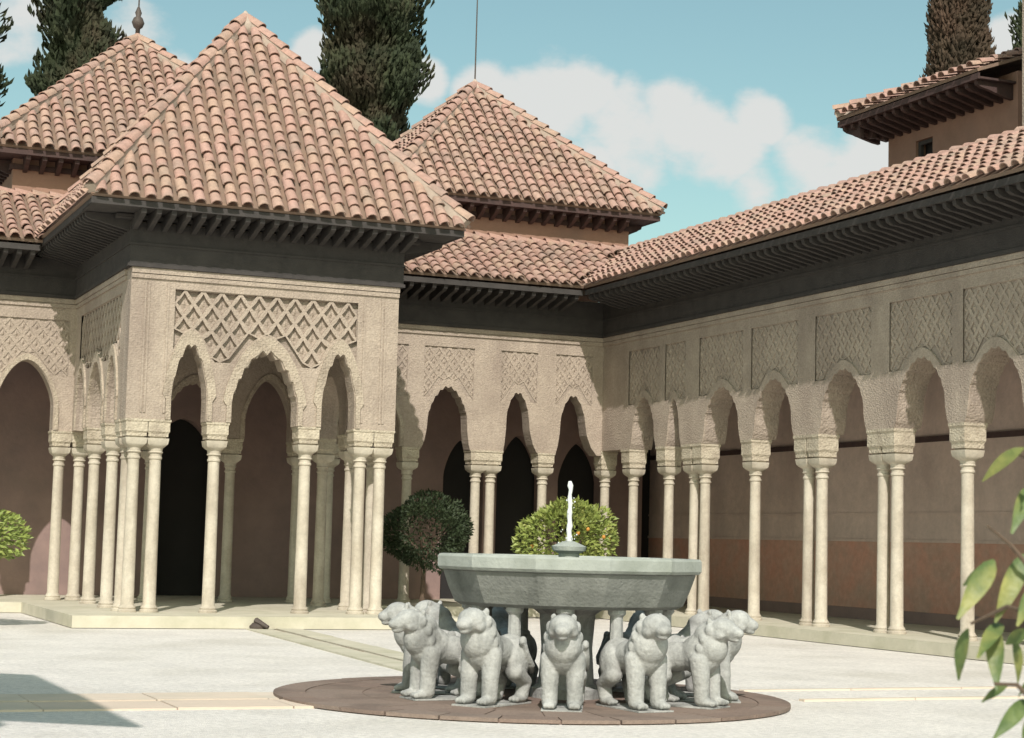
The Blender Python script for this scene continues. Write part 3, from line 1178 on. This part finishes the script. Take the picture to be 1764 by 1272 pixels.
# wall with a small window opening
b.box((TX, 28.32, 7.2), (TX + 4, TY, 9.75))
b.box((TX, 27.80, 9.08), (TX + 4, 28.318, 9.75))
b.box((TX, 27.80, 7.2), (TX + 4, 28.318, 8.22))
b.box((TX, 25.37, 7.2), (TX + 4, 27.798, 9.75))
b.build('wall', M['plaster_red'], up, kind='stuff')
b = MB()
b.box((TX + .22, 27.5, 8.1), (TX + .28, 28.5, 9.2))
w_ = b.build('window', M['dark'], up)
b = MB()
b.box((TX + .05, 27.81, 8.22), (TX + .12, 27.88, 9.07))
b.box((TX + .05, 28.24, 8.22), (TX + .12, 28.31, 9.07))
b.box((TX + .05, 27.885, 9.0), (TX + .12, 28.235, 9.07))
b.box((TX + .05, 27.885, 8.22), (TX + .12, 28.235, 8.29))
b.build('window_frame', M['wood'], w_, kind='stuff')
ou = .82
eave_run(up, (TX - ou, TY + ou - .3), (TX - ou, 25.4), (1, 0), ou, 9.66, .26, red=True)
eave_run(up, (TX + 4 + ou, TY + ou - .3), (TX - ou + .06, TY + ou - .3), (0, -1), ou - .3, 9.656, .26, red=True)
R = Roof(up)
us = Vector((1, 0, .36)).normalized()
al = Vector((0, -1, 0))
nn = al.cross(us)
Ltot = TY + ou - .3 - 25.4
R.face((TX - ou, TY + ou - .3, 9.68), al, us, nn, Ltot, lambda s_: min(2.9, s_ * 1.06), .25, .26)
zr = 9.68 + 2.75 * .36
R.plate([(TX - ou, TY + ou - .3, 9.68), (TX - ou, 25.4, 9.68), (TX - ou + 2.75, 25.4, zr), (TX - ou + 2.75, TY + ou - .3 - 2.75, zr)])
R.plate([(TX - ou, TY + ou - .3, 9.68), (TX - ou + 2.75, TY + ou - .3 - 2.75, zr), (TX + 4 + ou, TY + ou - .3, 9.68)])
R.plate([(TX - ou + 2.75, TY + ou - .3 - 2.75, zr), (TX - ou + 2.75, 25.4, zr), (TX + 4 + ou, 25.4, 9.68), (TX + 4 + ou, TY + ou - .3, 9.68)])
R.ridge((TX - ou, TY + ou - .3, 9.74), (TX - ou + 2.75, TY + ou - .3 - 2.75, zr + .06), Vector((-.3, .3, 1)))
R.finish(200)
pier = thing('tower_wall', 'narrow strip of a tall pink rendered wall at right picture edge', 'wall', (21, 23, 7))
b = MB()
b.box((19.1, 20.5, 8.0), (23.5, 25.30 - 1.18, 15.5))
b.build('wall', M['stucco_plain'], pier)
b = MB()
b.box((19.0, 20.4, 15.5), (23.6, 24.22, 15.7))
b.build('coping', M['kerb'], pier)


# ================================================================ lion fountain
fo = thing('fountain_basin', 'large twelve sided grey marble fountain basin raised on short pillars', 'fountain', FC)
b = MB()
rot = YAW * 0 - radians(23 + 90 - 15)
b.lathe([(.40, .895), (1.06, .90), (1.12, .93), (1.185, 1.07), (1.225, 1.18), (1.24, 1.225)], 12, FC, rot)
b.build('bowl', M['basin'], fo)
b = MB()
b.lathe([(1.235, 1.227), (1.275, 1.235), (1.295, 1.26), (1.295, 1.355), (1.28, 1.375), (1.20, 1.375), (1.16, 1.33), (1.12, 1.22)], 12, FC, rot, cap=False)
b.build('rim', M['rim'], fo)
b = MB()
b.lathe([(1.165, 1.33), (1.165, 1.335)], 12, FC, rot)
b.build('water_surface', M['pool'], fo)
b = MB()
b.lathe([(.34, .03), (.34, .12), (.27, .16), (.245, .5), (.27, .82), (.38, .90)], 16, FC)
b.build('pedestal', M['stone'], fo, smooth=True, autosmooth=30)
b = MB()
b.lathe([(.10, 1.30), (.10, 1.40), (.16, 1.43), (.17, 1.47), (.10, 1.50), (.05, 1.52)], 14, FC)
b.build('jet_nozzle', M['rim'], fo, smooth=True, autosmooth=40)
LION_A0 = -radians(23 + 90) - radians(3)     # the lion that looks at the camera
pm = MB()
pm.lathe([(.085, 0), (.085, .03), (.062, .05), (.058, .26), (.085, .29), (.085, .33)], 10)
pme = pm.mesh('pillar', smooth=True, autosmooth=35)
pme.materials.append(M['stone'])
for k in range(12):
    a = LION_A0 + k * pi / 6
    inst('pillar', pme, fo, Matrix.Translation(FC + Vector((.94 * cos(a), .94 * sin(a), .575))))

# water jet
rr = random.Random(4)
b = MB()
pts, rad = [], []
for i in range(15):
    t = i / 14
    pts.append(FC + Vector((.004 * sin(i * 1.7), .004 * cos(i * 2.3), 1.50 + .60 * t)))
    rad.append((.026 + .004 * sin(i * 2.1)) * (1.15 - .45 * t) if i < 13 else .045 - .015 * (i - 12))
b.tube(pts, rad, 8)
for i in range(26):
    t = rr.random() ** 2
    a = rr.random() * 2 * pi
    r = rr.uniform(.03, .04 + .07 * (1 - t))
    b.ball(FC + Vector((r * cos(a), r * sin(a), 1.50 + .5 * t)), rr.uniform(.005, .010), 5, 4)
b.build('water_jet', M['water'], None, smooth=True, label='white water jet rising from the middle of the fountain basin', category='water jet')


def lion_mesh():
    b2 = MB()

    def E_(c, r, ry=0.0):
        b2.ball(c, r, 20, 14, Matrix.Rotation(ry, 3, 'Y'))

    def cap(p0, p1, r0, r1, n=7):
        p0, p1 = Vector(p0), Vector(p1)
        for i in range(n + 1):
            t = i / n
            b2.ball(p0.lerp(p1, t), r0 + (r1 - r0) * t, 14, 10)
    # trunk: deep chest, tucked belly, round rump
    E_((.20, 0, .53), (.21, .165, .215), .35)
    E_((.00, 0, .50), (.30, .145, .155), -.12)
    E_((-.25, 0, .475), (.19, .165, .185))
    # neck with mane, upright
    cap((.22, 0, .60), (.34, 0, .76), .165, .145)
    E_((.31, 0, .62), (.155, .17, .20))
    E_((.27, 0, .74), (.12, .155, .13))
    # head
    E_((.42, 0, .805), (.140, .132, .122))
    E_((.50, 0, .785), (.105, .085, .075))
    E_((.560, 0, .770), (.070, .072, .058))
    E_((.525, 0, .715), (.070, .055, .035), .25)
    E_((.50, 0, .845), (.07, .03, .03), .45)                    # nose bridge
    for s in (-1, 1):
        E_((.47, s * .065, .845), (.05, .035, .03))             # brow
        E_((.505, s * .068, .822), (.020, .018, .018))          # eye
        E_((.545, s * .035, .755), (.045, .035, .035))          # whisker pads
        E_((.42, s * .095, .755), (.07, .045, .06))             # cheek
        E_((.325, s * .092, .885), (.024, .030, .042))          # ear
        # fore leg: straight, stiff
        cap((.24, s * .115, .48), (.265, s * .115, .26), .098, .084)
        cap((.265, s * .115, .26), (.275, s * .115, .07), .080, .076)
        E_((.325, s * .115, .042), (.095, .065, .045))
        for q in (-1, 0, 1):
            E_((.395, s * .115 + q * .037, .036), (.035, .020, .030))
        # hind leg: high haunch, hock behind
        E_((-.20, s * .125, .40), (.155, .085, .195), -.25)
        cap((-.12, s * .135, .30), (-.30, s * .135, .20), .088, .072)
        cap((-.30, s * .135, .20), (-.25, s * .135, .06), .070, .066)
        E_((-.20, s * .135, .040), (.10, .062, .042))
        for q in (-1, 0, 1):
            E_((-.125, s * .135 + q * .036, .034), (.033, .019, .028))
    # tail curled up along the flank
    tp = [(-.42, 0, .52), (-.45, .05, .40), (-.40, .15, .30), (-.30, .215, .36), (-.20, .215, .48), (-.16, .205, .58)]
    for i in range(len(tp) - 1):
        cap(tp[i], tp[i + 1], .028, .028, 6)
    E_((-.15, .20, .60), (.045, .035, .05))
    # mane locks in rows
    for i in range(9):
        a = -1.3 + 2.6 * i / 8
        for j, (xx, zz, rr_) in enumerate(((.36, .80, .135), (.33, .70, .158), (.315, .60, .165))):
            E_((xx - .03 * j - .03 * abs(sin(a)) + .06 * cos(a) * (j + .6) * .8, rr_ * sin(a), zz - .02 * cos(a)), (.036, .032, .060), -.25)
    me = b2.mesh('stone_lion_raw')
    o = bpy.data.objects.new('raw', me)
    COL.objects.link(o)
    md = o.modifiers.new('r', 'REMESH')
    md.mode = 'VOXEL'
    md.voxel_size = .0105
    md = o.modifiers.new('s', 'SMOOTH')
    md.factor = .5
    md.iterations = 2
    md = o.modifiers.new('d', 'DECIMATE')
    md.ratio = .45
    dg = bpy.context.evaluated_depsgraph_get()
    me2 = bpy.data.meshes.new_from_object(o.evaluated_get(dg))
    bpy.data.objects.remove(o)
    me2.name = 'stone_lion'
    me2.polygons.foreach_set('use_smooth', [True] * len(me2.polygons))
    me2.materials.clear()
    me2.materials.append(M['stone'])
    return me2


LION = lion_mesh()
base = MB()
base.box((-.34, -.18, 0), (.42, .18, .014))
LB = base.mesh('base_slab')
LB.materials.append(M['stone'])
LABELS = {0: 'grey stone lion staring straight at the camera under middle of the basin',
          1: 'grey stone lion turned slightly right, just right of the middle one',
          2: 'grey stone lion seen in three-quarter view facing right, second from the right end',
          3: 'rightmost grey stone lion in profile, its head beyond the basin rim',
          4: 'grey stone lion half hidden behind the rightmost lions, facing away right',
          5: 'grey stone lion behind the pedestal, facing the far right gallery corner',
          6: 'grey stone lion directly behind the pedestal, its back to the camera',
          7: 'grey stone lion behind the pedestal, facing the pavilion front',
          8: 'grey stone lion half hidden behind the leftmost lions, facing away left',
          9: 'leftmost grey stone lion in profile with its head turned to left edge',
          10: 'grey stone lion in three-quarter view facing left, second from left end',
          11: 'grey stone lion turned slightly left, just left of the middle one'}
for k in range(12):
    a = LION_A0 + k * pi / 6
    c = FC + Vector((1.24 * cos(a), 1.24 * sin(a), .037))
    t = thing('stone_lion', LABELS[k], 'lion statue', c, group='stone lions around the fountain', rotz=a)
    o = bpy.data.objects.new('lion_figure', LION)
    COL.objects.link(o)
    o.parent = t
    o.location = (0, 0, .012)
    o.scale = (.97 + .03 * cos(k * 3.1), .96 + .04 * sin(k * 1.9), .90 + .03 * sin(k * 2.4))
    o = bpy.data.objects.new('base_slab', LB)
    COL.objects.link(o)
    o.parent = t


# ================================================================ planting
def leaf_cloud(b2, c, rad, n, size, rr, flat=.85, lumps=10, bottom=-.75, shape=None):
    "leaf pairs through the outer part of an uneven crown"
    c = Vector(c)
    lump = [(Vector((rr.gauss(0, 1), rr.gauss(0, 1), rr.gauss(0, 1))).normalized(), rr.uniform(.10, .22)) for _ in range(lumps)]
    for i in range(n):
        d = Vector((rr.gauss(0, 1), rr.gauss(0, 1), rr.gauss(0, 1))).normalized()
        if d.z < bottom:
            continue
        k = 1.0
        for ld, la in lump:
            k += la * max(0, d.dot(ld) - .72) * 5 - .02
        r = rad * k * (1 - .38 * rr.random() ** 2.2)
        p_ = c + Vector((d.x * r, d.y * r, d.z * r * flat))
        out_ = (d + Vector((rr.gauss(0, .45), rr.gauss(0, .45), rr.gauss(0, .35) + .15))).normalized()
        sd = out_.orthogonal().normalized()
        sd = Matrix.Rotation(rr.random() * 6.28, 3, out_) @ sd
        nr = out_.cross(sd)
        L = size * rr.uniform(.7, 1.35)
        w = L * .24
        m_ = p_ + out_ * (L * .45)
        tip = p_ + out_ * L - nr * (L * .18)
        b2.add([p_, m_ + sd * w + nr * (w * .4), tip, m_ - sd * w + nr * (w * .4), m_], [(0, 4, 1), (1, 4, 2), (0, 3, 4), (3, 2, 4)])


def round_tree(name, label, c, rad, base_z, n, size, m, seed, group=None, oranges=0, flat=.85, cat='tree', trunk_r=.07, bottom=-.6):
    rr = random.Random(seed)
    t = thing(name, label, cat, (c[0], c[1], 0), group=group)
    b2 = MB()
    cc = Vector(c)
    b2.tube([(c[0], c[1], base_z - .05), (c[0] + .02, c[1] + .01, c[2] * .5), (c[0], c[1], c[2])], [trunk_r * 1.3, trunk_r, trunk_r * .8], 8)
    for k in range(6):
        a = k * 1.05
        b2.tube([(c[0], c[1], c[2] - rad * .55), (c[0] + cos(a) * rad * .35, c[1] + sin(a) * rad * .35, c[2] - rad * .1), (c[0] + cos(a) * rad * .7, c[1] + sin(a) * rad * .7, c[2] + rad * .25)], [trunk_r * .6, trunk_r * .4, trunk_r * .15], 5)
    b2.build('trunk', M['bark'], t, kind='stuff')
    b2 = MB()
    leaf_cloud(b2, cc, rad, n, size, rr, flat, 12, bottom)
    b2.build('crown', m, t, kind='stuff')
    for k in range(oranges):
        d = Vector((rr.gauss(0, 1), rr.gauss(-.9, .6), rr.gauss(0, .6))).normalized()
        b2 = MB()
        b2.ball(cc + Vector((d.x, d.y, d.z * flat)) * rad * .97, .04, 8, 6)
        b2.build('orange_fruit', M['orange'], t, smooth=True)
    return t


TG = 'clipped orange trees along the galleries'
round_tree('orange_tree', 'dark shaded round topiary tree between pavilion columns and basin rim', (12.62, 34.0, 1.62), .93, 0, 6000, .085, M['leaf_shaded'], 1, TG, 0, .86, 'tree', .05, -.95)
round_tree('orange_tree', 'bright yellow green orange tree with fruit behind the fountain jet', (15.22, 33.1, 1.62), .92, 0, 3800, .115, M['leaf_lit'], 2, TG, 6, .9)
round_tree('orange_tree', 'yellow green orange tree cut off by the left picture edge', (3.45, 29.5, 1.40), .80, 0, 3600, .10, M['leaf_lit'], 3, TG, 0, .75)
# the gallery bay outside the left edge whose straight shade lies on the gravel at lower left
bay = thing('side_gallery', 'tiled gallery bay outside the left edge casting straight shade on gravel', 'gallery', (-1, 10.2, 0))
cot = 1 / math.tan(SUN_EL)
bx1 = 3.12 - 6.8 * cot * sin(SUN_AZ)
by0, by1 = 14.55 - 6.8 * cot * cos(SUN_AZ), 19.85 - 6.8 * cot * cos(SUN_AZ)
b = MB()
b.add([(bx1, by0, 6.72), (bx1, by1, 6.72), (bx1 - 2, by1, 7.8), (bx1 - 2, by0, 7.8), (bx1, by0, 6.80), (bx1, by1, 6.80), (bx1 - 2, by1, 7.88), (bx1 - 2, by0, 7.88)],
      [(0, 1, 2, 3), (7, 6, 5, 4), (0, 4, 5, 1), (1, 5, 6, 2), (2, 6, 7, 3), (3, 7, 4, 0)])
b.build('roof', M['tile'], bay)
b = MB()
b.box((bx1 - 1.35, by0 + .4, 3.36), (bx1 - .95, by1 - .4, 6.7))
b.build('wall', M['stucco_plain'], bay)
for k in range(4):
    column(bay, bx1 - 1.15, by0 + .7 + k * (by1 - by0 - 1.4) / 3)


def cypress(label, x, y, prof, seed, n=9000, zb=0.0, rag=1.0, thin=1.0, fol='cypress', group='cypresses behind the roofs'):
    "prof: list of (z, radius)"
    rr = random.Random(seed)
    t = thing('cypress_tree', label, 'tree', (x, y, zb), group=group)

    def rad(z):
        z = min(max(z, prof[0][0]), prof[-1][0])
        for (z0, r0), (z1, r1) in zip(prof[:-1], prof[1:]):
            if z0 <= z <= z1:
                return thin * (r0 + (r1 - r0) * (z - z0) / (z1 - z0))
        return 0
    b2 = MB()
    zt_ = prof[-1][0]
    b2.tube([(x, y, zb), (x + .1, y, zt_ * .5), (x, y, zt_ * .93)], [.38, .24, .05], 8)
    b2.build('trunk', M['bark'], t)
    b2 = MB()

    def bulge(z, a):
        v = noise.noise(Vector((cos(a) * 1.3 + seed * 3.1, sin(a) * 1.3, z * .42)))
        v2 = noise.noise(Vector((cos(a) * 2.6 + seed, sin(a) * 2.6, z * 1.1)))
        v3 = noise.noise(Vector((cos(a) * 1.1 + seed * 5, sin(a) * 1.1, z * .75)))
        return max(.3, 1 + rag * (.75 * v + .5 * v2 + .75 * v3))
    # dark inner mass
    nz2, na = 60, 18
    vs, fs = [], []
    for i in range(nz2 + 1):
        z = prof[0][0] + (zt_ - prof[0][0]) * i / nz2
        for k in range(na):
            a = 2 * pi * k / na
            r = max(.02, rad(z) * .80 * bulge(z, a))
            vs.append((x + r * cos(a), y + r * sin(a), z))
    for i in range(nz2):
        for k in range(na):
            a, c_ = i * na + k, i * na + (k + 1) % na
            fs.append((a, c_, c_ + na, a + na))
    b2.add(vs, fs)
    z0 = prof[0][0]
    tot = 0
    while tot < n:
        z = rr.uniform(z0, zt_)
        if rr.random() > rad(z) / max(r for _, r in prof) + .1:
            continue
        tot += 1
        a = rr.random() * 2 * pi
        r = rad(z) * bulge(z, a) * rr.uniform(.74, 1.04)
        p_ = Vector((x + r * cos(a), y + r * sin(a), z))
        d = Vector((cos(a) * .55 + rr.gauss(0, .3), sin(a) * .55 + rr.gauss(0, .3), 1.0 + rr.gauss(0, .25))).normalized()
        sd = Vector((-sin(a), cos(a), rr.gauss(0, .3))).normalized()
        L = rr.uniform(.16, .42)
        w = L * rr.uniform(.16, .30)
        o_ = d.cross(sd)
        b2.add([p_ - d * .1, p_ + d * L * .45 + sd * w, p_ + d * L + o_ * .03, p_ + d * L * .4 - sd * w, p_ + d * L * .5 - o_ * .08], [(0, 1, 4), (1, 2, 4), (0, 4, 3), (4, 2, 3)])
    b2.build('crown', M[fol], t, kind='stuff')
    return t


cypress('ragged dark cypress rising behind the left hall roof', 9.95, 60, [(5, 1.8), (9, 2.0), (14, 1.65), (16, 1.5), (18, 1.25), (20.5, 1.6), (23, 1.7), (26, .9), (28, .1)], 1, 20000, thin=.74, rag=1.5)
cypress('tall bushy cypress between the pavilion roof and right hall roof', 19.75, 60, [(5, 1.9), (11, 1.9), (15.5, 1.55), (17.5, 1.7), (20.5, 1.55), (24, 1.0), (26.5, .1)], 2, 24000, thin=.86)
cypress('smooth brown cypress above the dark eaves at upper right', 44.45, 60, [(5, 1.8), (15, 1.32), (20, 1.22), (24, .98), (28, .7), (32, .1)], 3, 20000, rag=.25, fol='cypress_brown')
cypress('cypress sliver at the extreme right edge beside the pink wall', 48.75, 60, [(8, 1.4), (18, 1.35), (22, 1.2), (26, .8), (29, .1)], 4, 9000)
cypress('cypress just showing at the upper left corner', 6.05, 60, [(5, 1.2), (14, 1.15), (18, .95), (22, 1.1), (26, .7), (29, .1)], 5, 9000)


# foreground sprig: a bush standing right beside the camera, its twigs reaching into the picture
def near_leaf(L, w):
    b2 = MB()
    n = 7
    vs, fs = [], []
    for i in range(n + 1):
        t = i / n
        ww = w * sin(pi * min(1, t * 1.02) ** .8) ** .8 if 0 < t < 1 else 0.002
        bend = -.22 * L * t * t
        vs += [(ww, t * L, bend + ww * .35), (0, t * L, bend), (-ww, t * L, bend + ww * .35)]
    for i in range(n):
        a = i * 3
        fs += [(a, a + 1, a + 4, a + 3), (a + 1, a + 2, a + 5, a + 4)]
    b2.add(vs, fs)
    me = b2.mesh('leaf', smooth=True)
    me.materials.append(M['leaf_near'])
    return me


NL = [near_leaf(.13, .0155), near_leaf(.105, .0135), near_leaf(.085, .010)]
DV = 3.3


def at(u, v, d=DV):
    return CAM + view_dir(u, v) * d


sprig = thing('leafy_shrub', 'leafy shrub with drooping yellow green leaves at the right edge, nearest the camera', 'shrub', (2.32, 2.45, 0))
stems = [[(2.32, 2.45, 0), (2.30, 2.47, .6), (2.28, 2.50, 1.2), (2.20, 2.56, 1.62), tuple(at(1752, 782)), ],
         [(2.30, 2.47, .7), (2.24, 2.50, 1.15), tuple(at(1800, 1010)), tuple(at(1742, 940)), tuple(at(1700, 905))],
         [(2.28, 2.50, 1.1), (2.20, 2.52, 1.30), tuple(at(1790, 1060)), tuple(at(1735, 1045)), tuple(at(1672, 1075))],
         [(2.31, 2.46, .5), (2.22, 2.50, 1.0), tuple(at(1800, 1230)), tuple(at(1752, 1180)), tuple(at(1712, 1178))]]
for k, st in enumerate(stems):
    b = MB()
    b.tube(st, [.014 - .006 * (k > 0) if i == 0 else .008 * (1 - .8 * i / len(st)) for i in range(len(st))], 6)
    b.build('stem', M['bark'], sprig)
# leaf: base position (photo), tip position, mesh, depth
LV = [((1764, 772), (1682, 822), 0), ((1790, 790), (1745, 850), 1), ((1770, 840), (1752, 905), 2), ((1702, 975), (1655, 1010), 2), ((1712, 965), (1660, 1050), 1), ((1764, 955), (1722, 1062), 0),
      ((1668, 1083), (1640, 1172), 1), ((1725, 1075), (1692, 1110), 2), ((1712, 1078), (1716, 1172), 0), ((1770, 1085), (1730, 1112), 1), ((1745, 1100), (1766, 1178), 1),
      ((1735, 1182), (1688, 1205), 2), ((1770, 1205), (1722, 1262), 0), ((1785, 1165), (1748, 1195), 2), ((1780, 1230), (1760, 1290), 1), ((1790, 1010), (1758, 1060), 1)]
rr = random.Random(3)
for (a_, t_, k) in LV:
    P, Q = at(*a_, DV + rr.uniform(-.06, .06)), at(*t_, DV + rr.uniform(-.08, .05))
    d = (Q - P)
    L = d.length
    d.normalize()
    tow = (CAM - P).normalized()
    nrm = (tow + Vector((0, 0, .5)) + Vector((rr.gauss(0, .35), rr.gauss(0, .35), rr.gauss(0, .2)))).normalized()
    nrm = (nrm - d * nrm.dot(d)).normalized()
    ax = d.cross(nrm).normalized()
    m_ = Matrix((ax, d, nrm)).transposed()
    sc_ = L / (.13, .105, .085)[k]
    m4 = m_.to_4x4() @ Matrix.Diagonal((min(1.35, max(.85, sc_ * 1.1)), sc_, sc_, 1))
    m4.translation = P
    inst('leaf', NL[k], sprig, m4)

# small dark outlets where runnels meet the steps
b = MB()
p_ = Vector((8.02, 29.05, 0))
b.lathe([(.14, .0), (.15, .06), (.10, .11), (.05, .13)], 10, p_)
b.tube([p_ + Vector((0, .1, .10)), p_ + Vector((-.05, -.05, .15)), p_ + Vector((.10, -.22, .05))], [.05, .05, .03], 7)
b.build('drain_spout', M['iron'], None, smooth=True, autosmooth=40, kind='thing', label='small dark water outlet on the ground before the pavilion step', category='outlet')
